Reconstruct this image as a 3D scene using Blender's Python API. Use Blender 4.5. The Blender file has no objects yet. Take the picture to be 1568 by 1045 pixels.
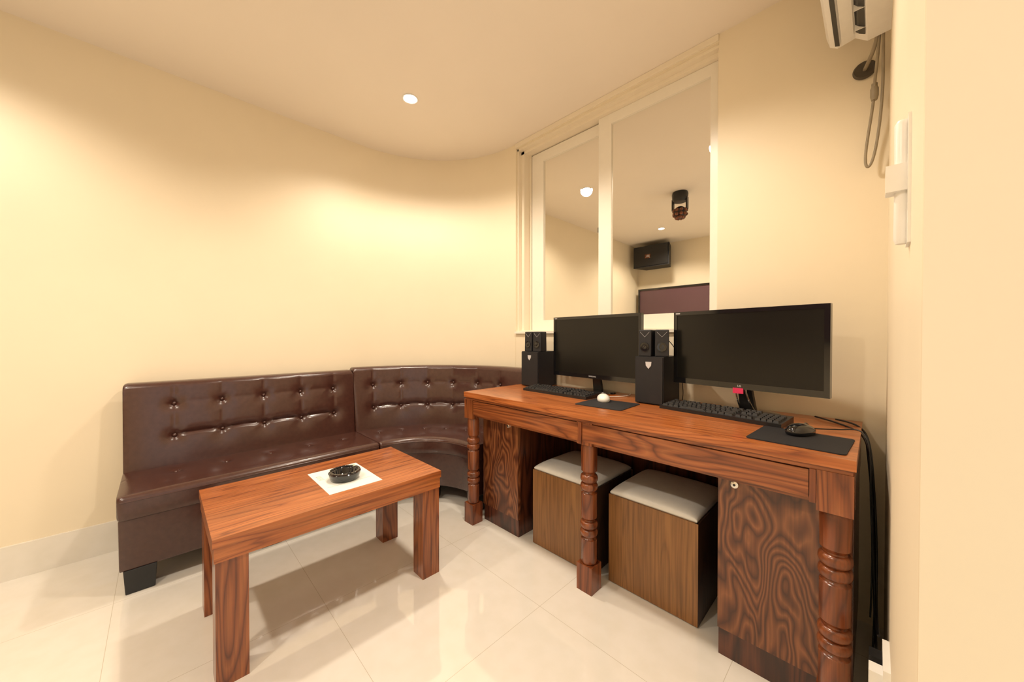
import bpy, bmesh, math, random
from mathutils import Vector, Matrix
random.seed(7)
S = bpy.context.scene
COL = S.collection
try:
    S.view_settings.view_transform = 'Standard'
    S.view_settings.look = 'None'
except Exception as e:
    print(e)

# ------------------------------------------------------------------ materials
def newmat(name):
    m = bpy.data.materials.new(name); m.use_nodes = True
    nt = m.node_tree
    b = nt.nodes['Principled BSDF']
    return m, nt, b

def plain(name, col, rough=0.5, metal=0.0, spec=0.5, coat=0.0, noise=0.0, nscale=30, bump=0.0, bscale=200):
    m, nt, b = newmat(name)
    b.inputs['Base Color'].default_value = (*col, 1)
    b.inputs['Roughness'].default_value = rough
    b.inputs['Metallic'].default_value = metal
    b.inputs['Specular IOR Level'].default_value = spec
    b.inputs['Coat Weight'].default_value = coat
    b.inputs['Coat Roughness'].default_value = 0.08
    tc = nt.nodes.new('ShaderNodeTexCoord')
    if noise > 0:
        n = nt.nodes.new('ShaderNodeTexNoise'); n.inputs['Scale'].default_value = nscale
        n.inputs['Detail'].default_value = 4
        nt.links.new(tc.outputs['Object'], n.inputs['Vector'])
        r = nt.nodes.new('ShaderNodeValToRGB')
        r.color_ramp.elements[0].position = 0.3; r.color_ramp.elements[1].position = 0.7
        r.color_ramp.elements[0].color = tuple(c*(1-noise) for c in col)+(1,)
        r.color_ramp.elements[1].color = tuple(min(1, c*(1+noise)) for c in col)+(1,)
        nt.links.new(n.outputs['Fac'], r.inputs['Fac'])
        nt.links.new(r.outputs['Color'], b.inputs['Base Color'])
    if bump > 0:
        n = nt.nodes.new('ShaderNodeTexNoise'); n.inputs['Scale'].default_value = bscale
        n.inputs['Detail'].default_value = 3
        nt.links.new(tc.outputs['Object'], n.inputs['Vector'])
        bp = nt.nodes.new('ShaderNodeBump'); bp.inputs['Strength'].default_value = bump
        bp.inputs['Distance'].default_value = 0.002
        nt.links.new(n.outputs['Fac'], bp.inputs['Height'])
        nt.links.new(bp.outputs['Normal'], b.inputs['Normal'])
    return m

def emis(name, col, st):
    m, nt, b = newmat(name)
    b.inputs['Base Color'].default_value = (*col, 1)
    b.inputs['Emission Color'].default_value = (*col, 1)
    b.inputs['Emission Strength'].default_value = st
    return m

def wood(name, dark, mid, light, axis='x', bands=11.0, cross=5.0, along=0.7, rough=0.28, coat=0.3, off=(0,0,0), nsc=1.5, det=1.6, fib=0.7, dist=0.3, dpos=(0.66, 0.86)):
    m, nt, b = newmat(name)
    N = nt.nodes; L = nt.links
    tc = N.new('ShaderNodeTexCoord'); mp = N.new('ShaderNodeMapping')
    sc = {'x': (along, cross, cross), 'y': (cross, along, cross), 'z': (cross, cross, along)}[axis]
    mp.inputs['Scale'].default_value = sc; mp.inputs['Location'].default_value = off
    L.new(tc.outputs['Object'], mp.inputs['Vector'])
    n = N.new('ShaderNodeTexNoise'); n.inputs['Scale'].default_value = nsc
    n.inputs['Detail'].default_value = det; n.inputs['Roughness'].default_value = 0.45
    n.inputs['Distortion'].default_value = dist
    L.new(mp.outputs['Vector'], n.inputs['Vector'])
    mu = N.new('ShaderNodeMath'); mu.operation = 'MULTIPLY'; mu.inputs[1].default_value = bands
    L.new(n.outputs['Fac'], mu.inputs[0])
    fr = N.new('ShaderNodeMath'); fr.operation = 'FRACT'
    L.new(mu.outputs[0], fr.inputs[0])
    r = N.new('ShaderNodeValToRGB'); cr = r.color_ramp
    cr.elements[0].position = 0.0; cr.elements[0].color = (*mid, 1)
    cr.elements[1].position = 1.0; cr.elements[1].color = (*mid, 1)
    e = cr.elements.new(0.35); e.color = (*light, 1)
    e = cr.elements.new(dpos[0]); e.color = (*mid, 1)
    e = cr.elements.new(dpos[1]); e.color = (*dark, 1)
    L.new(fr.outputs[0], r.inputs['Fac'])
    mp2 = N.new('ShaderNodeMapping')
    k = 150
    sc2 = {'x': (5, k, k), 'y': (k, 5, k), 'z': (k, k, 5)}[axis]
    mp2.inputs['Scale'].default_value = sc2
    L.new(tc.outputs['Object'], mp2.inputs['Vector'])
    n2 = N.new('ShaderNodeTexNoise'); n2.inputs['Scale'].default_value = 1.0; n2.inputs['Detail'].default_value = 2
    L.new(mp2.outputs['Vector'], n2.inputs['Vector'])
    r2 = N.new('ShaderNodeValToRGB')
    r2.color_ramp.elements[0].position = 0.33; r2.color_ramp.elements[0].color = (0.6, 0.6, 0.6, 1)
    r2.color_ramp.elements[1].position = 0.62; r2.color_ramp.elements[1].color = (1.1, 1.1, 1.1, 1)
    L.new(n2.outputs['Fac'], r2.inputs['Fac'])
    mx = N.new('ShaderNodeMix'); mx.data_type = 'RGBA'; mx.blend_type = 'MULTIPLY'
    mx.inputs['Factor'].default_value = fib
    L.new(r.outputs['Color'], mx.inputs[6]); L.new(r2.outputs['Color'], mx.inputs[7])
    n3 = N.new('ShaderNodeTexNoise'); n3.inputs['Scale'].default_value = 0.8; n3.inputs['Detail'].default_value = 1
    L.new(mp.outputs['Vector'], n3.inputs['Vector'])
    r3 = N.new('ShaderNodeValToRGB')
    r3.color_ramp.elements[0].position = 0.35; r3.color_ramp.elements[0].color = (0.82, 0.80, 0.78, 1)
    r3.color_ramp.elements[1].position = 0.65; r3.color_ramp.elements[1].color = (1.08, 1.1, 1.12, 1)
    L.new(n3.outputs['Fac'], r3.inputs['Fac'])
    mx2 = N.new('ShaderNodeMix'); mx2.data_type = 'RGBA'; mx2.blend_type = 'MULTIPLY'
    mx2.inputs['Factor'].default_value = 0.8
    L.new(mx.outputs[2], mx2.inputs[6]); L.new(r3.outputs['Color'], mx2.inputs[7])
    L.new(mx2.outputs[2], b.inputs['Base Color'])
    b.inputs['Roughness'].default_value = rough
    b.inputs['Coat Weight'].default_value = coat
    b.inputs['Coat Roughness'].default_value = 0.15
    bp = N.new('ShaderNodeBump'); bp.inputs['Strength'].default_value = 0.2; bp.inputs['Distance'].default_value = 0.001
    L.new(n2.outputs['Fac'], bp.inputs['Height']); L.new(bp.outputs['Normal'], b.inputs['Normal'])
    return m

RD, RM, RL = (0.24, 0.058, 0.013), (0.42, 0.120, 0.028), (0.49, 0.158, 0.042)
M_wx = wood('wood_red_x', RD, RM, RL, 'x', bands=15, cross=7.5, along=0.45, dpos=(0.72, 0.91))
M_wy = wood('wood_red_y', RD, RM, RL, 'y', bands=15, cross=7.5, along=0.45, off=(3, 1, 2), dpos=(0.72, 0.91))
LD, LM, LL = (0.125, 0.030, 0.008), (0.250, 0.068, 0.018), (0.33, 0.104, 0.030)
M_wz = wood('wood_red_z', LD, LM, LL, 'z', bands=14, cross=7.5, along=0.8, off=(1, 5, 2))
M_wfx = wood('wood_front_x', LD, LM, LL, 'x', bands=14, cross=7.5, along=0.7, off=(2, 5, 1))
DD, DM, DL = (0.070, 0.019, 0.007), (0.135, 0.040, 0.014), (0.27, 0.098, 0.036)
M_wdoor = wood('wood_door', DD, DM, DL, 'z', bands=20, cross=4.2, along=1.15, off=(4, 3, 7), nsc=1.5, det=2.2, dist=0.6, fib=0.65)
M_wdk = wood('wood_dark', (0.03, 0.008, 0.004), (0.08, 0.022, 0.010), (0.12, 0.034, 0.014), 'z', off=(1, 2, 7))
M_wcol = wood('wood_column', (0.105, 0.026, 0.008), (0.20, 0.052, 0.016), (0.26, 0.075, 0.023), 'z', bands=8, off=(9, 2, 1))
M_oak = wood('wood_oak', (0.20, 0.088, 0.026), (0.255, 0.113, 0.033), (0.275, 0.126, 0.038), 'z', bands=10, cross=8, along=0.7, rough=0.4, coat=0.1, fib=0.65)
M_oak_shaded = wood('wood_oak_shaded', (0.03, 0.014, 0.008), (0.05, 0.022, 0.012), (0.06, 0.027, 0.015), 'z', bands=12, rough=0.45, coat=0.05)  # oak darkened so the shade on the stool sides is painted in

M_wall = plain('paint_wall', (0.875, 0.775, 0.590), 0.46, spec=0.4, noise=0.012, nscale=4, bump=0.06, bscale=60)
M_wall2 = plain('paint_jamb', (0.84, 0.73, 0.54), 0.5, spec=0.4, noise=0.02, nscale=5, bump=0.06, bscale=40)
M_ceil = plain('paint_ceiling', (0.92, 0.845, 0.745), 0.6, spec=0.3, noise=0.01, nscale=3)
M_frame = plain('paint_frame', (0.90, 0.85, 0.74), 0.3, spec=0.5, noise=0.01)
M_frame2 = plain('paint_trim', (0.90, 0.81, 0.65), 0.4, spec=0.5, noise=0.01)
M_leather = plain('leather_brown', (0.062, 0.023, 0.017), 0.25, spec=0.6, coat=0.12, noise=0.12, nscale=50, bump=0.10, bscale=350)
M_black = plain('plastic_black', (0.010, 0.010, 0.011), 0.35, noise=0.1)
M_blackg = plain('plastic_black_gloss', (0.006, 0.006, 0.007), 0.08, coat=0.5, noise=0.05)
M_blackm = plain('plastic_black_matte', (0.011, 0.011, 0.014), 0.55, noise=0.1, bump=0.1, bscale=500)
M_key = plain('key_black', (0.018, 0.018, 0.02), 0.45, noise=0.1)
M_screen = plain('screen_dark', (0.008, 0.0075, 0.006), 0.22, spec=0.35, noise=0.03, nscale=3)
M_tvs = plain('tv_screen', (0.11, 0.055, 0.066), 0.25, noise=0.03, nscale=3)
M_white = plain('plastic_white', (0.85, 0.83, 0.78), 0.35, noise=0.02)
M_cush = plain('vinyl_cream', (0.68, 0.67, 0.63), 0.4, noise=0.03, bump=0.1, bscale=300)
M_paper = plain('paper', (0.86, 0.88, 0.84), 0.6, noise=0.02)
M_green = plain('paper_print', (0.45, 0.55, 0.42), 0.6, noise=0.3, nscale=200)
M_chrome = plain('chrome', (0.75, 0.73, 0.7), 0.2, metal=1.0, noise=0.05)
M_grey = plain('rubber_grey', (0.30, 0.25, 0.17), 0.5, noise=0.1)
M_dgrey = plain('rubber_dark', (0.08, 0.065, 0.045), 0.5, noise=0.1)
M_accent = plain('accent_grey', (0.35, 0.35, 0.36), 0.4, noise=0.1)
M_pink = plain('sticker_pink', (0.7, 0.03, 0.12), 0.4, noise=0.1)
M_orange = plain('lens_orange', (0.16, 0.05, 0.02), 0.2, noise=0.5, nscale=40)
M_ash = plain('glass_black', (0.006, 0.007, 0.010), 0.06, coat=0.6, noise=0.05)
M_mirror = plain('mirror_glass', (0.88, 0.87, 0.82), 0.0, metal=1.0)
M_glow = emis('lamp_glow', (1.0, 0.92, 0.80), 60)
M_pad = plain('pad_fabric', (0.008, 0.008, 0.011), 0.75, noise=0.15, nscale=300)
M_logo = plain('logo_silver', (0.6, 0.6, 0.62), 0.3, noise=0.02)

def floor_mat():
    m, nt, b = newmat('floor_tile')
    N = nt.nodes; L = nt.links
    tc = N.new('ShaderNodeTexCoord'); mp = N.new('ShaderNodeMapping')
    mp.inputs['Location'].default_value = (-0.28, -0.46, 0)
    L.new(tc.outputs['Object'], mp.inputs['Vector'])
    br = N.new('ShaderNodeTexBrick'); br.offset = 0; br.squash = 1
    br.inputs['Scale'].default_value = 1; br.inputs['Brick Width'].default_value = 0.6
    br.inputs['Row Height'].default_value = 0.6; br.inputs['Mortar Size'].default_value = 0.0010
    br.inputs['Mortar Smooth'].default_value = 0.3
    L.new(mp.outputs['Vector'], br.inputs['Vector'])
    n = N.new('ShaderNodeTexNoise'); n.inputs['Scale'].default_value = 14; n.inputs['Detail'].default_value = 6
    L.new(tc.outputs['Object'], n.inputs['Vector'])
    r = N.new('ShaderNodeValToRGB')
    r.color_ramp.elements[0].position = 0.35; r.color_ramp.elements[0].color = (0.77, 0.735, 0.66, 1)
    r.color_ramp.elements[1].position = 0.62; r.color_ramp.elements[1].color = (0.80, 0.765, 0.70, 1)
    L.new(n.outputs['Fac'], r.inputs['Fac'])
    L.new(r.outputs['Color'], br.inputs['Color1']); L.new(r.outputs['Color'], br.inputs['Color2'])
    br.inputs['Mortar'].default_value = (0.56, 0.51, 0.42, 1)
    L.new(br.outputs['Color'], b.inputs['Base Color'])
    b.inputs['Roughness'].default_value = 0.05
    b.inputs['Specular IOR Level'].default_value = 1.0
    b.inputs['IOR'].default_value = 1.55
    return m
M_floor = floor_mat()

# ------------------------------------------------------------------ helpers
def group(name, loc=(0, 0, 0), rz=0.0, world=False):
    e = bpy.data.objects.new(name, None); COL.objects.link(e)
    e.location = loc; e.rotation_euler = (0, 0, rz); e.empty_display_size = 0.1
    e['w'] = 1 if world else 0
    return e

def finish(bm, name, mat, parent=None, bevel=0.0, smooth=False, seg=2):
    if bevel > 0:
        es = [e for e in bm.edges if len(e.link_faces) == 2 and e.calc_face_angle(0) > 0.5]
        bmesh.ops.bevel(bm, geom=es, offset=bevel, segments=seg, profile=0.5, affect='EDGES', clamp_overlap=True)
    if parent is not None and parent.get('w'):
        bmesh.ops.translate(bm, verts=bm.verts, vec=-Vector(parent.location))
    bmesh.ops.recalc_face_normals(bm, faces=bm.faces)
    me = bpy.data.meshes.new(name); bm.to_mesh(me); bm.free()
    if smooth:
        for p in me.polygons: p.use_smooth = True
    o = bpy.data.objects.new(name, me); COL.objects.link(o)
    if isinstance(mat, (list, tuple)):
        for x in mat: me.materials.append(x)
    else: me.materials.append(mat)
    if parent is not None: o.parent = parent
    return o

def abox(bm, x0, x1, y0, y1, z0, z1, mi=0):
    vs = [bm.verts.new((x, y, z)) for z in (z0, z1) for y in (y0, y1) for x in (x0, x1)]
    F = [(0, 2, 3, 1), (4, 5, 7, 6), (0, 1, 5, 4), (2, 6, 7, 3), (0, 4, 6, 2), (1, 3, 7, 5)]
    for f in F:
        fc = bm.faces.new([vs[i] for i in f]); fc.material_index = mi
    return vs

def box(name, x0, x1, y0, y1, z0, z1, mat, parent=None, bevel=0.0, seg=2):
    bm = bmesh.new(); abox(bm, x0, x1, y0, y1, z0, z1)
    return finish(bm, name, mat, parent, bevel, seg=seg)

def boxes(name, lst, mat, parent=None, bevel=0.0):
    bm = bmesh.new()
    for b in lst: abox(bm, *b)
    return finish(bm, name, mat, parent, bevel)

def lathe(name, prof, mat, parent=None, c=(0, 0, 0), n=40, axis='z', smooth=True, sx=1, sy=1):
    bm = bmesh.new(); rings = []
    for r, z in prof:
        ring = []
        for i in range(n):
            a = 2*math.pi*i/n
            p = Vector((r*math.cos(a)*sx, r*math.sin(a)*sy, z))
            if axis == 'y': p = Vector((p.x, -p.z, p.y))
            if axis == 'x': p = Vector((p.z, p.x, p.y))
            ring.append(bm.verts.new(p+Vector(c)))
        rings.append(ring)
    for a, b in zip(rings[:-1], rings[1:]):
        for i in range(n):
            bm.faces.new((a[i], a[(i+1) % n], b[(i+1) % n], b[i]))
    if prof[0][0] > 1e-5: bm.faces.new(rings[0][::-1])
    if prof[-1][0] > 1e-5: bm.faces.new(rings[-1])
    bmesh.ops.remove_doubles(bm, verts=bm.verts, dist=1e-6)
    o = finish(bm, name, mat, parent, 0, smooth)
    if smooth:
        md = o.modifiers.new('es', 'EDGE_SPLIT'); md.split_angle = math.radians(40)
    return o

def tube(name, pts, rad, mat, parent=None):
    cu = bpy.data.curves.new(name, 'CURVE'); cu.dimensions = '3D'; cu.bevel_depth = rad; cu.bevel_resolution = 3
    cu.use_fill_caps = True
    sp = cu.splines.new('NURBS'); sp.points.add(len(pts)-1); sp.order_u = 4 if len(pts) > 3 else 3
    sp.use_endpoint_u = True; sp.resolution_u = 8
    off = Vector(parent.location) if (parent is not None and parent.get('w')) else Vector((0, 0, 0))
    for i, p in enumerate(pts): sp.points[i].co = (*(Vector(p)-off), 1)
    o = bpy.data.objects.new(name, cu); COL.objects.link(o); cu.materials.append(mat)
    if parent is not None: o.parent = parent
    return o

def text(name, body, size, loc, rot, mat, parent):
    cu = bpy.data.curves.new(name, 'FONT'); cu.body = body; cu.size = size; cu.extrude = 0.0003
    cu.align_x = 'CENTER'; cu.align_y = 'CENTER'
    o = bpy.data.objects.new(name, cu); COL.objects.link(o); cu.materials.append(mat)
    o.location = loc; o.rotation_euler = rot; o.parent = parent
    return o

# ------------------------------------------------------------------ room
XL, XR, YB, YF, H = -2.65, 0.03, 1.86, -1.54, 2.47
YJ = 0.4755
box('floor', XL-0.15, 0.35, YF-0.15, 2.06, -0.1, 0, M_floor)
box('ceiling', XL-0.15, 0.35, YF-0.15, 2.06, H, H+0.1, M_ceil)
CX, CY, CR = -1.85, 1.06, 0.80
box('wall_left', XL-0.12, XL, YF-0.12, CY, 0, H, M_wall)
bm = bmesh.new(); ring = []
for i in range(49):
    a = math.pi/2*i/48
    for r in (CR, CR+0.12):
        for z in (0, H):
            ring.append(bm.verts.new((CX-r*math.cos(a), CY+r*math.sin(a), z)))
for i in range(48):
    a = ring[i*4:i*4+4]; b = ring[i*4+4:i*4+8]
    bm.faces.new((a[0], a[1], b[1], b[0])); bm.faces.new((a[2], b[2], b[3], a[3]))
    bm.faces.new((a[0], b[0], b[2], a[2])); bm.faces.new((a[1], a[3], b[3], b[1]))
bm.faces.new([ring[i] for i in (0, 2, 3, 1)]); bm.faces.new([ring[-4+i] for i in (0, 1, 3, 2)])
o = finish(bm, 'wall_curved', M_wall, None, 0, True)
md = o.modifiers.new('es', 'EDGE_SPLIT'); md.split_angle = math.radians(40)
WX0, WX1, WZ0, WZ1 = -1.847, -0.519, 1.10, 2.435
boxes('wall_back', [(-1.88, WX0, YB+0.002, 2.06, 0, H), (WX1, 0.18, YB, 2.06, 0, H),
                    (WX0, WX1, YB, 2.06, 0, WZ0), (WX0, WX1, YB, 2.06, WZ1, H)], M_wall)
box('wall_front', XL, 0.18, YF-0.12, YF, 0, H, M_wall)
boxes('wall_right', [(XR, 0.18, YJ+0.012, YB, 0, H), (XR, 0.18, YF, -0.5, 0, H), (XR, 0.18, -0.5, YJ+0.012, 2.15, H)], M_wall, None)
box('trim_1', XR-0.001, 0.2, YJ, YJ+0.012, 0, 2.15, M_wall2, None, 0.004)
box('baseboard_left', XL, XL+0.012, YF, CY-0.25, 0, 0.15, M_floor, None, 0.004)
box('baseboard_front', XL+0.013, XR, YF, YF+0.012, 0, 0.15, M_floor, None, 0.004)
boxes('trim_2', [(WX0-0.0, WX1+0.0, YB-0.008, YB, WZ1+0.004, H-0.001)], M_frame2, None, 0.002)

# window with mirrored sliding panes
w = group('window_1', (-1.18, 1.95, 1.11), world=True)
boxes('outer_frame', [(WX0, WX0+0.012, 1.875, 2.01, WZ0, WZ1), (WX1-0.010, WX1, 1.885, 2.01, WZ0, WZ1),
                      (WX0, WX1, 1.875, 2.01, WZ1-0.014, WZ1), (WX0, WX1, 1.885, 2.01, WZ0, WZ0+0.012)], M_frame2, w, 0.003)
boxes('inner_frame', [(WX0+0.012, WX0+0.040, 1.905, 2.01, WZ0, WZ1-0.014),
                      (WX0+0.012, WX1-0.01, 1.905, 2.01, WZ1-0.034, WZ1-0.014)], M_frame2, w, 0.004)
boxes('track', [(WX0+0.04, WX0+0.060, 1.962, 2.0, WZ0+0.01, WZ1-0.03)], M_frame2, w, 0.002)
boxes('track_seal', [(WX0+0.060, WX0+0.064, 1.966, 1.985, WZ0+0.01, WZ1-0.03)], M_dgrey, w)
sx0, sx1 = WX0+0.064, -1.12
boxes('sash_rear', [(sx0, -1.675, 1.965, 1.99, 1.112, 2.395), (-1.2, sx1, 1.965, 1.99, 1.112, 2.395),
                    (-1.675, -1.2, 1.965, 1.99, 2.325, 2.395), (-1.675, -1.2, 1.965, 1.99, 1.112, 1.185)], M_frame, w, 0.003)
box('pane_rear', -1.68, -1.19, 1.976, 1.982, 1.18, 2.33, M_mirror, w)
boxes('sash_front', [(-1.200, -1.115, 1.93, 1.955, 1.112, 2.400), (-0.5735, WX1-0.001, 1.93, 1.955, 1.112, 2.400),
                     (-1.115, -0.5735, 1.93, 1.955, 2.34, 2.400), (-1.115, -0.5735, 1.93, 1.955, 1.112, 1.19)], M_frame, w, 0.003)
box('pane_front', -1.12, -0.57, 1.941, 1.947, 1.18, 2.35, M_mirror, w)
box('latch', -1.207, -1.200, 1.932, 1.95, 1.71, 1.74, M_black, w, 0.002)
box('sill', WX0, WX1, 1.845, 1.93, WZ0-0.012, WZ0+0.004, M_frame, w, 0.003)
box('rear_panel', WX0, WX1, 2.01, 2.05, WZ0, WZ1, M_frame2, w)

# downlights
def downlight(x, y, energy):
    g = group('recessed_downlight', (x, y, H))
    lathe('ring', [(0.036, -0.001), (0.045, -0.001), (0.046, -0.004), (0.041, -0.006), (0.036, -0.004), (0.036, -0.001)], M_white, g)
    lathe('bulb', [(0.0, -0.0045), (0.028, -0.004), (0.035, -0.001)], M_glow, g)
    l = bpy.data.lights.new('spot', 'SPOT'); l.energy = energy; l.color = (1.0, 0.86, 0.70)
    l.spot_size = math.radians(146); l.spot_blend = 0.55; l.shadow_soft_size = 0.055
    lo = bpy.data.objects.new('spot', l); COL.objects.link(lo); lo.parent = g; lo.location = (0, 0, -0.015)
for x, y in ((-1.93, 1.06), (-0.815, 0.97), (-1.95, -0.75), (-0.88, -0.75)):
    downlight(x, y, 69 if x < -1.5 else 84)

# ------------------------------------------------------------------ sofa
sofa = group('corner_sofa', (-2.3, 0.9, 0), world=True)
L1 = 1.08; Y0 = -0.13; SCX, SCY = -1.74, 0.95; A = 0.77*math.pi/2; L2 = 0.075
def PP(s, r, z):
    if s < L1: return (SCX-r, Y0+s, z)
    if s < L1+A:
        a = (s-L1)/0.77
        return (SCX-r*math.cos(a), SCY+r*math.sin(a), z)
    return (SCX+(s-L1-A), SCY+r, z)
def sweep(name, prof, s0, s1, dispf, mat, ds=0.008, rnd=0.016):
    n = int((s1-s0)/ds)
    ss = [s0+(s1-s0)*i/n for i in range(n+1)]
    ss += [s0+0.001, s0+0.003, s1-0.001, s1-0.003]; ss.sort()
    cr = sum(p[0] for p in prof)/len(prof); cz = sum(p[1] for p in prof)/len(prof)
    bm = bmesh.new(); rings = []
    for s in ss:
        e = min(s-s0, s1-s)
        k = 0
        if e < rnd: k = rnd*(1-math.sqrt(max(0, 1-((rnd-e)/rnd)**2)))
        ring = []
        for p in prof:
            r, z = p[0], p[1]
            if dispf and len(p) > 2:
                dr, dz = dispf(s, r, z, p[2]); r += dr; z += dz
            r -= k*max(-1, min(1, (r-cr)/0.04)); z -= k*max(-1, min(1, (z-cz)/0.04))
            ring.append(bm.verts.new(PP(s, r, z)))
        rings.append(ring)
    m = len(prof)
    for a, b in zip(rings[:-1], rings[1:]):
        for i in range(m):
            bm.faces.new((a[i], a[(i+1) % m], b[(i+1) % m], b[i]))
    bm.faces.new(rings[0]); bm.faces.new(rings[-1][::-1])
    o = finish(bm, name, mat, sofa, 0, True)
    md = o.modifiers.new('es', 'EDGE_SPLIT'); md.split_angle = math.radians(60)
    return o
ZU, ZLW = 0.722, 0.562
def backprof(top):
    pr = []
    n = 52
    for i in range(n+1):
        z = 0.40+(top-0.03-0.40)*i/n
        r = 0.745+0.045*(z-0.40)/(top-0.43)
        pr.append((r, z, 'b'))
    r0 = pr[-1][0]
    for i in range(1, 9):
        a = math.pi/2*i/9
        pr.append((r0+0.035*(1-math.cos(a)), top-0.03+0.03*math.sin(a), 'b'))
    for i in range(0, 6):
        a = math.pi/2*i/5
        pr.append((0.855+0.022*math.sin(a), top-0.022+0.022*math.cos(a)))
    pr.append((0.877, 0.36)); pr.append((0.745, 0.36))
    return pr
def g(x, s): return math.exp(-x*x/(2*s*s))
def mk_back_disp(btn, s0, s1, top):
    def f(s, r, z, tag):
        d = -0.012*(1-abs(2*(s-s0)/(s1-s0)-1)**6)
        e = 0
        for b in btn:
            ds = s-b
            if abs(ds) > 0.13: continue
            for zz in (ZU, ZLW):
                dd = math.hypot(ds, z-zz)
                e = max(e, 0.016*g(dd, 0.010)+0.012*g(dd, 0.032))
            if z > ZLW:
                k = 0.003 if z < ZU else 0.004*max(0, 1-(z-ZU)/(top-ZU))+0.0012
                e = max(e, k*g(ds, 0.005)+0.003*g(ds, 0.025))
            else:
                e = max(e, 0.004*g(ds, 0.006)*max(0, 1-(ZLW-z)/0.1))
        lo, hi = btn[0]-0.03, btn[-1]+0.03
        fd = max(0, min(1, (s-lo)/0.03+0.0))*max(0, min(1, (hi-s)/0.03))
        if fd > 0:
            dn = min(abs(s-b) for b in btn)
            sag = -0.012*math.sin(min(1, dn/0.095)*math.pi/2)
            e = max(e, fd*(0.010*g(z-(ZLW-sag), 0.005)+0.008*g(z-(ZLW-sag), 0.02)))
            e = max(e, fd*(0.002*g(z-(ZU-sag*0.6), 0.006)+0.003*g(z-(ZU-sag*.6), 0.02)))
        if z > top-0.03: e *= max(0, (top-z)/0.03)
        return (d+e, 0)
    return f
SEATF = 0.365
def seatprof():
    pr = [(0.80, 0.33), (0.80, 0.405)]
    n = 40
    for i in range(n+1):
        r = 0.80+(SEATF+0.022-0.80)*i/n
        pr.append((r, 0.418, 's'))
    for i in range(1, 7):
        a = math.pi/2*i/6
        pr.append((SEATF+0.022-0.022*math.sin(a), 0.418-0.024*(1-math.cos(a))))
    pr += [(SEATF+0.002, 0.36), (SEATF+0.004, 0.325), (SEATF+0.012, 0.318)]
    return pr
def mk_seat_disp(btn, s0, s1):
    rb = 0.61
    def f(s, r, z, tag):
        t = (r-SEATF)/(0.76-SEATF)
        d = 0.010*(1-abs(2*t-1)**3)*(1-abs(2*(s-s0)/(s1-s0)-1)**8)
        e = 0
        for b in btn:
            dd = math.hypot(s-b, r-rb)
            e = max(e, 0.010*g(dd, 0.010)+0.008*g(dd, 0.035))
            if r > rb: e = max(e, 0.0025*g(s-b, 0.006))
        e = max(e, 0.002*g(r-rb, 0.006))
        return (0, d-e)
    return f
mods = [(0.0, L1-0.001, [0.18+0.192*k for k in range(5)], 0.835, 'straight'),
        (L1+0.001, L1+A+L2, [L1+0.13+0.19*k for k in range(6)], 0.85, 'curved')]
for s0, s1, btn, top, nm in mods:
    sweep('backrest_'+nm, backprof(top), s0, s1, mk_back_disp(btn, s0, s1, top), M_leather)
    sweep('seat_'+nm, seatprof(), s0, s1, mk_seat_disp([b for b in btn], s0, s1), M_leather)
    sweep('base_'+nm, [(0.86, 0.10), (0.86, 0.33), (SEATF+0.012, 0.322), (SEATF+0.016, 0.30), (SEATF+0.04, 0.11), (SEATF+0.045, 0.10)], s0+0.004, s1-0.004, None, M_leather, ds=0.02, rnd=0.006)
    bmb = bmesh.new()
    for b in btn:
        for zz in (ZU, ZLW):
            r = 0.745+0.045*(zz-0.40)/(top-0.43)+0.010
            p = PP(b, r, zz)
            bmesh.ops.create_uvsphere(bmb, u_segments=12, v_segments=8, radius=0.0095, matrix=Matrix.Translation(p))
        p = PP(b, 0.61, 0.413)
        bmesh.ops.create_uvsphere(bmb, u_segments=12, v_segments=8, radius=0.009, matrix=Matrix.Translation(p))
    finish(bmb, 'buttons_'+nm, M_leather, sofa, 0, True)
def piping(nm, r, z, s0, s1, rad=0.0032):
    n = int((s1-s0)/0.03)
    tube(nm, [PP(s0+(s1-s0)*i/n, r, z) for i in range(n+1)], rad, M_leather, sofa)
for s0, s1, btn, top, nm in mods:
    piping('piping_seat_'+nm, SEATF+0.0015, 0.397, s0+0.01, s1-0.01)
    piping('piping_back_'+nm, 0.812, top-0.006, s0+0.012, s1-0.012, 0.003)
bmf = bmesh.new()
for s in (0.055, 0.52, 1.0, 1.14, 1.7, L1+A-0.0):
    for r in (SEATF+0.085, 0.80):
        a = 0 if s < L1 else min(math.pi/2, (s-L1)/0.77)
        c = Vector(PP(s+0.01, r, 0))
        vs = abox(bmf, -0.045, 0.045, -0.05, 0.05, 0, 0.102)
        for v in vs:
            if v.co.z < 0.01: v.co.x *= 0.9; v.co.y *= 0.88
        bmesh.ops.rotate(bmf, verts=vs, cent=(0, 0, 0), matrix=Matrix.Rotation(-a, 3, 'Z'))
        bmesh.ops.translate(bmf, verts=vs, vec=c)
finish(bmf, 'feet', M_black, sofa, 0.003)

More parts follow.
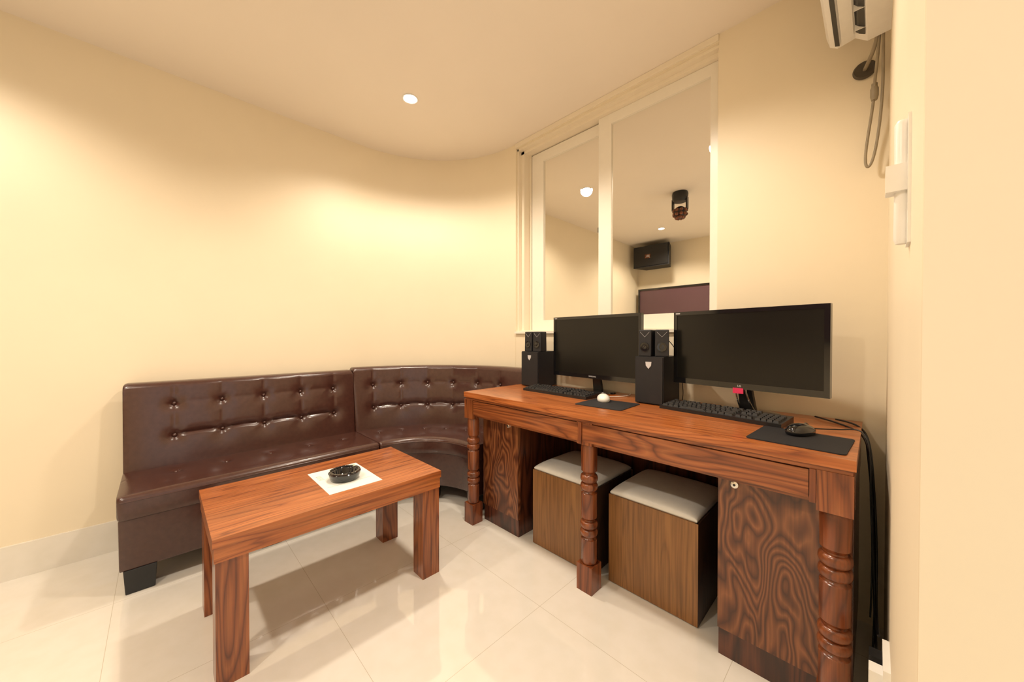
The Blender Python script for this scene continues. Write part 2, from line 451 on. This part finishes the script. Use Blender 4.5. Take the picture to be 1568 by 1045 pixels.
# ------------------------------------------------------------------ coffee table
t = group('coffee_table', (-1.615, 0.50, 0), world=True)
tx0, tx1, ty0, ty1, TH = -1.862, -1.37, 0.105, 0.90, 0.46
bm = bmesh.new()
abox(bm, tx0, tx1, ty0, ty1, TH-0.03, TH)
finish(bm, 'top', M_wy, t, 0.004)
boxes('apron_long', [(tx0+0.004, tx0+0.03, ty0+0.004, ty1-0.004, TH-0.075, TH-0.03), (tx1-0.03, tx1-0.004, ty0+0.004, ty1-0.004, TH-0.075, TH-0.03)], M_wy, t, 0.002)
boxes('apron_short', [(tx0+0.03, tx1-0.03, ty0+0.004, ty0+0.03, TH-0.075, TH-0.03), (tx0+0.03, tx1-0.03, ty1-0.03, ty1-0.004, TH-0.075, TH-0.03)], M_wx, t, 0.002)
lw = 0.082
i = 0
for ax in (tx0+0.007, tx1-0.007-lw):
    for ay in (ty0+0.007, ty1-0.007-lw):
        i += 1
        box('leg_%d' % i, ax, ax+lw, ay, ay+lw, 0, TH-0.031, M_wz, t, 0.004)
p = group('paper_sheet', (-1.596, 0.56, TH))
box('sheet', -0.143, 0.143, -0.104, 0.104, 0, 0.0012, M_paper, p)
boxes('print', [(-0.13, -0.09, -0.02, 0.09, 0.0012, 0.0015), (0.07, 0.072, -0.09, 0.09, 0.0012, 0.0015)] +
      [(-0.08+0.012*k, -0.076+0.012*k, -0.09, -0.07, 0.0012, 0.0015) for k in range(5)], M_green, p)
a = group('ashtray', (-1.578, 0.556, TH+0.0015))
prof = [(0.0, 0.0), (0.050, 0.0), (0.056, 0.004), (0.062, 0.022), (0.063, 0.030), (0.060, 0.033), (0.050, 0.033), (0.046, 0.030), (0.041, 0.010), (0.036, 0.006), (0.0, 0.006)]
lathe('bowl', prof, M_ash, a, n=48)
bm = bmesh.new()
for k in range(24):
    an = 2*math.pi*k/24
    if k % 8 == 0: continue
    vs = abox(bm, 0.049, 0.0605, -0.0072, 0.0072, 0.031, 0.0365)
    bmesh.ops.rotate(bm, verts=vs, cent=(0, 0, 0), matrix=Matrix.Rotation(an, 3, 'Z'))
finish(bm, 'rim_blocks', M_ash, a, 0.0015)

# ------------------------------------------------------------------ desk
d = group('computer_desk', (-0.84, 1.545, 0), world=True)
dx0, dx1, dy0, dy1 = -1.655, -0.03, 1.245, 1.845
box('top', dx0, dx1, dy0-0.004, dy1, 0.722, 0.75, M_wx, d, 0.007, seg=3)
box('top_moulding', dx0+0.006, dx1-0.006, dy0+0.004, dy1, 0.708, 0.722, M_wfx, d, 0.003)
def turned(cx, cy, ztop, nm):
    s = 0.0365
    box(nm+'_foot', cx-s, cx+s, cy-s, cy+s, 0, 0.112, M_wcol, d, 0.003)
    box(nm+'_block', cx-s, cx+s, cy-s, cy+s, ztop, 0.709, M_wz, d, 0.003)
    pr = [(0.022, 0.112), (0.030, 0.114), (0.033, 0.122), (0.033, 0.215), (0.027, 0.219), (0.025, 0.225)]
    def bead(z0, z1, r=0.0365, base=0.026):
        out = []
        for i in range(9):
            aa = math.pi*i/8
            out.append((base+(r-base)*math.sin(aa), z0+(z1-z0)*(1-math.cos(aa))/2))
        return out
    pr += bead(0.226, 0.258)+bead(0.260, 0.292)
    pr += [(0.025, 0.296), (0.028, 0.302), (0.033, 0.306), (0.033, 0.408), (0.027, 0.412), (0.025, 0.418)]
    pr += bead(0.419, 0.452)+bead(0.454, 0.487)
    pr += [(0.025, 0.491), (0.028, 0.497), (0.033, 0.502), (0.034, ztop-0.012), (0.030, ztop)]
    lathe(nm+'_turning', pr, M_wcol, d, (cx, cy, 0), n=36)
turned(-1.6185, 1.2825, 0.60, 'leg_left')
turned(-0.8425, 1.2865, 0.615, 'leg_middle')
turned(-0.0705, 1.2825, 0.60, 'leg_right')
boxes('apron', [(-1.582, -0.107, 1.262, 1.285, 0.615, 0.708)], M_wfx, d)
def drawer(x0, x1, nm):
    boxes(nm, [(x0, x1, 1.247, 1.262, 0.628, 0.704)], M_wfx, d, 0.004)
drawer(-1.577, -0.872, 'drawer_left')
drawer(-0.850, -0.1236, 'drawer_right')
boxes('divider', [(-0.869, -0.853, 1.244, 1.262, 0.618, 0.708), (-0.1215, -0.108, 1.244, 1.262, 0.618, 0.708)], M_wcol, d, 0.002)
def cab(x0, x1, yf, nm, knob):
    box(nm+'_kick', x0+0.004, x1-0.004, yf+0.006, dy1-0.02, 0, 0.088, M_wdk, d, 0.002)
    box(nm+'_body', x0, x1, yf+0.018, dy1-0.01, 0.088, 0.708, M_wdk, d, 0.002)
    box(nm+'_door', x0+0.002, x1-0.002, yf, yf+0.017, 0.092, 0.622, M_wdoor, d, 0.003)
    lathe(nm+'_lock', [(0.0, 0.010), (0.006, 0.010), (0.011, 0.008), (0.013, 0.0)], M_chrome, d, (knob[0], yf, knob[1]), n=20, axis='y')
    lathe(nm+'_keyhole', [(0.0, 0.0115), (0.004, 0.0112), (0.004, 0.009)], M_black, d, (knob[0], yf, knob[1]), n=12, axis='y')
cab(-1.60, -1.313, 1.34, 'cabinet_left', (-1.385, 0.585))
cab(-0.366, -0.036, 1.325, 'cabinet_right', (-0.315, 0.585))
boxes('back_panel', [(-1.313, -0.366, 1.80, 1.82, 0.0, 0.708)], M_wdk, d)
boxes('side_rails', [(-1.65, -1.632, 1.32, 1.835, 0.60, 0.708), (-0.05, -0.033, 1.32, 1.835, 0.60, 0.708)], M_wdk, d, 0.002)

# ------------------------------------------------------------------ stools
def stool(x0, y0, wdt=0.362, hh=0.382):
    s = group('box_stool', (x0+wdt/2, y0+wdt/2, 0))
    h2 = wdt/2
    bm = bmesh.new()
    abox(bm, -h2, h2, -h2, -h2+0.012, 0.004, hh)
    abox(bm, -h2, h2, h2-0.012, h2, 0.004, hh)
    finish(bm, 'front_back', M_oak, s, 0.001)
    boxes('sides', [(-h2, -h2+0.012, -h2+0.012, h2-0.012, 0.004, hh), (h2-0.012, h2+0.0005, -h2+0.001, h2-0.012, 0.004, hh), (-h2+0.01, h2-0.01, -h2+0.01, h2-0.01, 0.0, 0.02), (-h2+0.01, h2-0.01, -h2+0.01, h2-0.01, hh-0.02, hh-0.002)], M_oak_shaded, s, 0.0)
    n = 28
    bm = bmesh.new(); hs = h2-0.004
    top = []
    for j in range(n+1):
        row = []
        for i in range(n+1):
            u = 2*i/n-1; v = 2*j/n-1
            u = math.sin(u*math.pi/2); v = math.sin(v*math.pi/2)
            e = (1-abs(u)**5)*(1-abs(v)**5)
            z = hh+0.008+0.030*max(0, e)**0.38 + 0.008*(1-u*u)*(1-v*v)
            row.append(bm.verts.new((u*hs, v*hs, z)))
        top.append(row)
    for j in range(n):
        for i in range(n):
            bm.faces.new((top[j][i], top[j][i+1], top[j+1][i+1], top[j+1][i]))
    loop = top[0][:]+[top[j][n] for j in range(1, n+1)]+top[n][n-1::-1]+[top[j][0] for j in range(n-1, 0, -1)]
    low = [bm.verts.new((v.co.x*0.985, v.co.y*0.985, hh-0.0005)) for v in loop]
    m = len(loop)
    for i in range(m):
        bm.faces.new((loop[i], low[i], low[(i+1) % m], loop[(i+1) % m]))
    bm.faces.new(low[::-1])
    finish(bm, 'cushion', M_cush, s, 0, True)
stool(-0.807, 1.385)
stool(-1.232, 1.365)

# ------------------------------------------------------------------ monitors
def monitor(loc, rz, wd, z0, z1, py, logo, brand, chrome=False):
    m = group('computer_monitor', loc, rz)
    h = wd/2; bz = 0.016; bb = 0.024
    bm = bmesh.new()
    abox(bm, -h, h, py, py+0.022, z0, z0+bb); abox(bm, -h, h, py, py+0.022, z1-bz, z1)
    abox(bm, -h, -h+bz, py, py+0.022, z0+bb, z1-bz); abox(bm, h-bz, h, py, py+0.022, z0+bb, z1-bz)
    finish(bm, 'bezel', M_blackg, m, 0.003)
    box('screen', -h+bz-0.002, h-bz+0.002, py+0.003, py+0.012, z0+bb-0.002, z1-bz+0.002, M_screen, m)
    bm = bmesh.new(); vs = abox(bm, -h+0.004, h-0.004, py+0.012, py+0.045, z0+0.004, z1-0.004)
    zc = (z0+z1)/2
    for v in vs:
        if v.co.y > py+0.04: v.co.x *= 0.7; v.co.z = zc+(v.co.z-zc)*0.6
    finish(bm, 'rear_shell', M_black, m, 0.004)
    bm = bmesh.new(); vs = abox(bm, -0.022, 0.022, py+0.022, py+0.040, 0.012, z0+0.07)
    for v in vs:
        if v.co.z < 0.02: v.co.y += -(py)-0.02; v.co.x *= 1.3
    finish(bm, 'neck', M_black, m, 0.003)
    if chrome:
        tube('neck_trim_1', [(-0.018, py+0.012, z0-0.0), (-0.020, py+0.02, z0-0.04), (-0.026, 0.0, 0.012)], 0.003, M_chrome, m)
        tube('neck_trim_2', [(0.018, py+0.012, z0-0.0), (0.020, py+0.02, z0-0.04), (0.026, 0.0, 0.012)], 0.003, M_chrome, m)
        box('sticker', -0.024, 0.014, py-0.001, py+0.004, z0-0.018, z0+0.004, M_pink, m)
    lathe('base', [(0.0, 0.0), (0.96, 0.0), (1.0, 0.004), (0.97, 0.010), (0.5, 0.014), (0.0, 0.015)], M_blackg, m, sx=0.12, sy=0.065, n=48)
    text('logo', brand, 0.011, (0, py-0.0005, z0+bb/2), (math.pi/2, 0, 0), M_logo, m)
    box('label', -h+0.01, -h+0.03, py-0.0006, py, z1-0.010, z1-0.006, M_logo, m)
    return m
monitor((-0.370, 1.735, 0.75), math.radians(-9.4), 0.560, 0.103, 0.428, -0.075, True, 'LG', True)
monitor((-1.113, 1.780, 0.75), math.radians(-4.8), 0.60, 0.078, 0.435, -0.045, True, 'SAMSUNG')

# ------------------------------------------------------------------ speaker sets
def speakers(x0, x1, y0, y1, sats):
    g2 = group('desktop_speaker_set', ((x0+x1)/2, (y0+y1)/2, 0.75))
    hx = (x1-x0)/2; hy = (y1-y0)/2; z1 = 0.222
    box('subwoofer', -hx, hx, -hy+0.006, hy, 0.004, z1, M_blackm, g2, 0.004)
    bm = bmesh.new(); vs = abox(bm, -hx+0.003, hx-0.003, -hy, -hy+0.008, 0.008, z1-0.004)
    finish(bm, 'subwoofer_front', M_blackm, g2, 0.003)
    boxes('rubber_feet', [(sx*hx*0.7-0.008, sx*hx*0.7+0.008, sy*hy*0.7-0.008, sy*hy*0.7+0.008, 0, 0.005) for sx in (-1, 1) for sy in (-1, 1)], M_blackm, g2)
    bm = bmesh.new()
    pts = [(-0.014, 0.198), (0.014, 0.198), (0.012, 0.180), (0.0, 0.166), (-0.012, 0.180)]
    a = [bm.verts.new((x, -hy-0.002, z)) for x, z in pts]; b = [bm.verts.new((x, -hy+0.001, z)) for x, z in pts]
    bm.faces.new(a); bm.faces.new(b[::-1])
    for i in range(5): bm.faces.new((a[i], a[(i+1) % 5], b[(i+1) % 5], b[i]))
    finish(bm, 'badge', M_logo, g2)
    hw = 0.028
    for k, (sxx, syy, rr) in enumerate(sats):
        T = Matrix.Translation((sxx, -hy+syy, z1)) @ Matrix.Rotation(rr, 4, 'Z')
        bm = bmesh.new(); vs = abox(bm, -hw, hw, -0.036, 0.036, 0, 0.125)
        for v in vs:
            if v.co.y < 0: v.co.x *= 1.08
            if v.co.z > 0.1: v.co.y *= 0.9
        bmesh.ops.transform(bm, matrix=T, verts=bm.verts)
        finish(bm, 'satellite_%d' % (k+1), M_blackm, g2, 0.004)
        o = lathe('driver_%d' % (k+1), [(0.021, -0.001), (0.021, 0.004), (0.018, 0.004), (0.010, 0.0015), (0.006, 0.003), (0.0, 0.004)], M_blackg, g2, (0, -0.0355, 0.045), n=28, axis='y')
        o.matrix_local = T
        bm = bmesh.new()
        for sg in (-1, 1):
            vs = abox(bm, -0.0007, 0.0007, -0.001, 0.001, -0.016, 0.016)
            bmesh.ops.rotate(bm, verts=vs, cent=(0, 0, 0), matrix=Matrix.Rotation(sg*0.75, 3, 'Y'))
            bmesh.ops.translate(bm, verts=vs, vec=(sg*0.011, -0.0335, 0.103))
        bmesh.ops.transform(bm, matrix=T, verts=bm.verts)
        finish(bm, 'accent_%d' % (k+1), M_accent, g2)
speakers(-0.812+0.01, -0.667, 1.61, 1.80, [(-0.028, 0.05, 0.05), (0.036, 0.065, 0.35)])
speakers(-1.605, -1.462, 1.665, 1.845, [(-0.026, 0.05, 0.0), (0.040, 0.055, 0.1)])

# ------------------------------------------------------------------ keyboards, mice, pads
def keyboard(loc, rz, wd=0.445, dp=0.132):
    k = group('keyboard', loc, rz)
    bm = bmesh.new(); vs = abox(bm, -wd/2, wd/2, -dp/2, dp/2, 0, 0.014)
    for v in vs:
        if v.co.z > 0.01 and v.co.y > 0: v.co.z += 0.010
    finish(bm, 'body', M_black, k, 0.003)
    bm = bmesh.new()
    rows = 6
    def key(x0, x1, y0, y1):
        zb = 0.013+0.010*((y0+y1)/2+dp/2)/dp
        vs = abox(bm, x0, x1, y0, y1, zb, zb+0.008)
        cx, cy = (x0+x1)/2, (y0+y1)/2
        for v in vs:
            if v.co.z > zb+0.004: v.co.x = cx+(v.co.x-cx)*0.8; v.co.y = cy+(v.co.y-cy)*0.8+0.0006
    ky = dp*0.88/6.3
    for r in range(rows):
        y0 = -dp*0.44+r*ky+(0.3*ky if r == 5 else 0)
        x = -wd/2+0.008
        end = wd/2-0.155
        if r == 0: ws = [1.4, 1.2, 1.2, 6.0, 1.2, 1.2, 1.2, 1.6]
        elif r == 1: ws = [2.3]+[1]*10+[2.7]
        elif r == 2: ws = [1.8]+[1]*11+[2.2]
        elif r == 3: ws = [1.5]+[1]*12+[1.5]
        elif r == 4: ws = [1]*13+[2]
        else: ws = [1, -1, 1, 1, 1, 1, -.5, 1, 1, 1, 1, -.5, 1, 1, 1, 1]
        tot = sum(abs(q) for q in ws); u = (end-x)/tot
        for q in ws:
            if q > 0: key(x+0.0008, x+q*u-0.0008, y0+0.0008, y0+ky-0.0008)
            x += abs(q)*u
        for c in range(3):
            xx = end+0.008+c*0.0185
            if r in (2,): continue
            if r == 1 and c != 1: continue
            key(xx+0.0008, xx+0.0177, y0+0.0008, y0+ky-0.0008)
        for c in range(4):
            xx = end+0.072+c*0.0185
            if r == 5: continue
            key(xx+0.0008, xx+0.0177, y0+0.0008, y0+ky-0.0008)
    finish(bm, 'keys', M_key, k, 0)
keyboard((-0.434, 1.600, 0.75), math.radians(-7.4))
keyboard((-1.225, 1.578, 0.75), math.radians(-2))

def mousepad(x0, x1, y0, y1, rz=0):
    p = group('mouse_pad', ((x0+x1)/2, (y0+y1)/2, 0.75), rz)
    hx, hy = (x1-x0)/2, (y1-y0)/2
    bm = bmesh.new()
    pts = []
    for cx, cy, a0 in ((hx-0.012, hy-0.012, 0), (-hx+0.012, hy-0.012, 90), (-hx+0.012, -hy+0.012, 180), (hx-0.012, -hy+0.012, 270)):
        for i in range(6):
            a = math.radians(a0+90*i/5); pts.append((cx+0.012*math.cos(a), cy+0.012*math.sin(a)))
    lo = [bm.verts.new((x, y, 0)) for x, y in pts]; hi = [bm.verts.new((x, y, 0.003)) for x, y in pts]
    bm.faces.new(lo[::-1]); bm.faces.new(hi)
    for i in range(len(pts)): bm.faces.new((lo[i], lo[(i+1) % len(pts)], hi[(i+1) % len(pts)], hi[i]))
    finish(bm, 'mat', M_pad, p)
mousepad(-0.985, -0.755, 1.375, 1.58, math.radians(3))
mousepad(-0.275, -0.045, 1.285, 1.50, math.radians(-3))

def mouse(loc, rz, mat):
    m = group('computer_mouse', loc, rz)
    bm = bmesh.new()
    bmesh.ops.create_uvsphere(bm, u_segments=32, v_segments=20, radius=1)
    for v in bm.verts:
        x, y, z = v.co
        z = max(z, -0.35)
        wid = 0.031*(1-0.12*math.cos(y*2.2))
        v.co = (x*wid*1.1, y*0.056, (z+0.35)*0.026*(1-0.12*y))
    finish(bm, 'shell', mat, m, 0, True)
    lathe('wheel', [(0.0, -0.003), (0.008, -0.003), (0.009, 0), (0.008, 0.003), (0.0, 0.003)], M_dgrey, m, (0, 0.030, 0.0245), n=20, axis='x')
    boxes('button_split', [(-0.0006, 0.0006, 0.012, 0.045, 0.020, 0.0275)], M_dgrey, m)
    return m
mouse((-0.925, 1.535, 0.753), math.radians(35), M_white)
mouse((-0.165, 1.455, 0.753), math.radians(-20), M_blackg)

cb = group('cable_bundle', (0, 1.6, 0.3), world=True)
tube('mouse_cable', [(-0.145, 1.51, 0.765), (-0.12, 1.56, 0.758), (-0.07, 1.60, 0.756), (-0.03, 1.60, 0.77), (-0.006, 1.57, 0.735), (-0.008, 1.55, 0.55), (0.002, 1.57, 0.40), (-0.004, 1.55, 0.2)], 0.0022, M_black, cb)
tube('mains_cable_1', [(-0.10, 1.78, 0.758), (-0.04, 1.74, 0.76), (-0.010, 1.70, 0.74), (0.0, 1.66, 0.6), (0.012, 1.62, 0.35), (0.006, 1.5, 0.25), (0.012, 1.30, 0.30)], 0.003, M_black, cb)
tube('mains_cable_2', [(-0.16, 1.80, 0.756), (-0.05, 1.68, 0.757), (-0.012, 1.64, 0.74), (-0.005, 1.60, 0.62), (0.0, 1.66, 0.45), (0.008, 1.45, 0.12), (0.012, 1.26, 0.28)], 0.003, M_black, cb)
tube('mains_cable_3', [(-0.02, 1.80, 0.70), (0.0, 1.76, 0.5), (0.01, 1.70, 0.2), (0.0, 1.60, 0.02), (0.0, 1.4, 0.006), (0.01, 1.2, 0.006)], 0.003, M_black, cb)
tube('mouse_cable_2', [(-0.955, 1.585, 0.765), (-0.97, 1.63, 0.755), (-0.93, 1.69, 0.754), (-0.90, 1.75, 0.754), (-0.93, 1.82, 0.754)], 0.0018, M_white, cb)
tube('speaker_cable', [(-0.70, 1.68, 1.07), (-0.66, 1.72, 1.03), (-0.655, 1.77, 0.95), (-0.66, 1.80, 0.88), (-0.65, 1.815, 0.79), (-0.66, 1.82, 0.754)], 0.0018, M_black, cb)

sk = group('wall_socket', (XR, 1.20, 0.28))
box('plate', -0.012, 0, -0.06, 0.06, -0.04, 0.04, M_white, sk, 0.003)
box('plug_1', -0.035, -0.012, -0.045, -0.010, -0.018, 0.018, M_white, sk, 0.005)
box('plug_2', -0.035, -0.012, 0.010, 0.045, -0.018, 0.018, M_black, sk, 0.005)

# ------------------------------------------------------------------ air conditioner on right wall
ac = group('air_conditioner', (XR, 1.33, 2.07))
def extr_y(name, pts, y0, y1, mat, parent, bevel=0, smooth=False):
    bm = bmesh.new()
    a = [bm.verts.new((x, y0, z)) for x, z in pts]; b = [bm.verts.new((x, y1, z)) for x, z in pts]
    n = len(pts)
    bm.faces.new(a); bm.faces.new(b[::-1])
    for i in range(n): bm.faces.new((a[i], a[(i+1) % n], b[(i+1) % n], b[i]))
    return finish(bm, name, mat, parent, bevel, smooth)
extr_y('housing', [(0, 0.0), (-0.055, -0.006), (-0.085, 0.02), (-0.130, 0.010), (-0.150, 0.024), (-0.160, 0.06), (-0.160, 0.25), (-0.145, 0.275), (0, 0.28)], -0.40, 0.38, M_white, ac, 0.003)
extr_y('vent_slot', [(-0.060, -0.001), (-0.083, 0.018), (-0.0835, 0.0165), (-0.075, 0.006), (-0.0605, -0.004)], -0.36, 0.34, M_black, ac)
extr_y('louver', [(-0.088, 0.016), (-0.118, 0.008), (-0.118, 0.005), (-0.088, 0.013)], -0.36, 0.35, M_white, ac, 0.001)
extr_y('front_gap', [(-0.124, 0.007), (-0.136, 0.012), (-0.136, 0.016), (-0.124, 0.014)], -0.385, 0.365, M_black, ac)
boxes('louver_vane', [(-0.084, -0.058, -0.3+0.1*k, -0.298+0.1*k, -0.004, 0.02) for k in range(7)], M_white, ac)
hs = group('drain_hose', (-0.02, 1.82, 2.0), world=True)
lathe('sleeve', [(0.018, -0.0), (0.030, 0.0), (0.033, 0.006), (0.028, 0.014), (0.018, 0.012)], M_dgrey, hs, (-0.034, 1.859, 2.045), n=28, axis='y')
lathe('sleeve_hole', [(0.0, 0.003), (0.019, 0.003)], M_black, hs, (-0.034, 1.859, 2.045), n=20, axis='y')
tube('hose_1', [(-0.034, 1.855, 2.045), (-0.030, 1.80, 2.03), (-0.005, 1.76, 2.05), (0.0, 1.73, 2.10)], 0.006, M_grey, hs)
tube('hose_2', [(0.005, 1.72, 2.12), (0.0, 1.77, 2.03), (-0.008, 1.80, 1.98), (-0.008, 1.81, 1.90), (-0.030, 1.82, 1.74), (-0.030, 1.82, 1.665), (-0.008, 1.82, 1.68), (0.010, 1.815, 1.85), (0.014, 1.80, 1.99), (0.012, 1.77, 2.02), (0.012, 1.72, 2.10)], 0.0042, M_grey, hs)
lathe('connector', [(0.0, -0.028), (0.008, -0.028), (0.011, -0.015), (0.011, 0.012), (0.008, 0.020), (0.008, 0.03), (0.0, 0.03)], M_grey, hs, (-0.008, 1.808, 1.93), n=20)

hd = group('door_handle', (XR, 0.68, 1.26))
lathe('bar', [(0.0, -0.078), (0.006, -0.078), (0.008, -0.072), (0.0075, 0.0), (0.008, 0.075), (0.006, 0.079), (0.0, 0.079)], M_white, hd, (-0.0065, 0, 0), n=24)
box('latch', -0.022, -0.002, -0.012, 0.012, -0.012, 0.022, M_white, hd, 0.003)
box('plate', -0.003, 0.0, -0.02, 0.02, -0.08, 0.08, M_white, hd, 0.001)

# ------------------------------------------------------------------ things behind camera seen in the mirror
tv = group('wall_television', (-1.89, YF, 1.40))
boxes('frame', [(-0.69, 0.69, 0.08, 0.135, 0.375, 0.40), (-0.69, 0.69, 0.08, 0.135, -0.40, -0.375), (-0.69, -0.665, 0.08, 0.135, -0.375, 0.375), (0.665, 0.69, 0.08, 0.135, -0.375, 0.375)], M_blackg, tv, 0.004)
box('screen', -0.667, 0.667, 0.085, 0.125, -0.377, 0.377, M_tvs, tv)
box('rear_housing', -0.65, 0.65, 0.05, 0.09, -0.37, 0.37, M_black, tv, 0.01)
box('mount', -0.15, 0.15, 0.0, 0.055, -0.15, 0.15, M_black, tv, 0.003)
sp = group('wall_loudspeaker', (-2.30, YF+0.19, 2.25))
bm = bmesh.new(); vs = abox(bm, -0.265, 0.265, -0.13, 0.13, -0.155, 0.155)
for v in vs:
    if v.co.y < 0: v.co.x *= 0.7
finish(bm, 'cabinet', M_blackm, sp, 0.008)
box('grille', -0.25, 0.25, 0.128, 0.140, -0.14, 0.14, M_black, sp, 0.006)
box('badge', -0.085, 0.0, 0.139, 0.143, -0.028, 0.028, M_orange, sp, 0.001)
text('logo', 'JBL', 0.045, (-0.042, 0.1435, 0), (math.pi/2, 0, math.pi), M_logo, sp)
boxes('bracket', [(-0.03, 0.03, -0.19, -0.12, -0.03, 0.03)], M_black, sp)
ml = group('stage_light', (-1.34, 0.27, H))
lathe('canister', [(0.0, 0.0), (0.068, 0.0), (0.074, -0.02), (0.070, -0.07), (0.058, -0.09), (0.0, -0.09)], M_black, ml, n=32)
boxes('yoke', [(-0.072, -0.060, -0.02, 0.02, -0.17, -0.06), (0.060, 0.072, -0.02, 0.02, -0.17, -0.06)], M_black, ml, 0.003)
bm = bmesh.new(); bmesh.ops.create_uvsphere(bm, u_segments=24, v_segments=16, radius=0.060, matrix=Matrix.Translation((0, 0, -0.195)))
finish(bm, 'lamp_ball', M_black, ml, 0, True)
bm = bmesh.new()
for i in range(9):
    a = 2*math.pi*i/9
    for ph in (0.3, -0.35, -0.95):
        c = Vector((math.cos(a+ph)*0.058*math.cos(ph), math.sin(a+ph)*0.058*math.cos(ph), -0.195+0.058*math.sin(ph)))
        bmesh.ops.create_uvsphere(bm, u_segments=10, v_segments=8, radius=0.017, matrix=Matrix.Translation(c))
finish(bm, 'lenses', M_orange, ml, 0, True)

# ------------------------------------------------------------------ world & camera
wd = bpy.data.worlds.new('hallway_fill'); S.world = wd; wd.use_nodes = True  # added fill from the unseen hallway, softens shadows through the door opening
wd.node_tree.nodes['Background'].inputs[0].default_value = (1.0, 0.90, 0.77, 1)
wd.node_tree.nodes['Background'].inputs[1].default_value = 1.1

cam = bpy.data.cameras.new('camera'); co = bpy.data.objects.new('camera', cam); COL.objects.link(co)
cam.sensor_width = 36; cam.lens = 547.4/1568*36; cam.clip_start = 0.005
co.location = (0, 0, 1.062)
co.rotation_euler = (math.radians(90-0.6), 0, math.radians(45.44))
S.camera = co
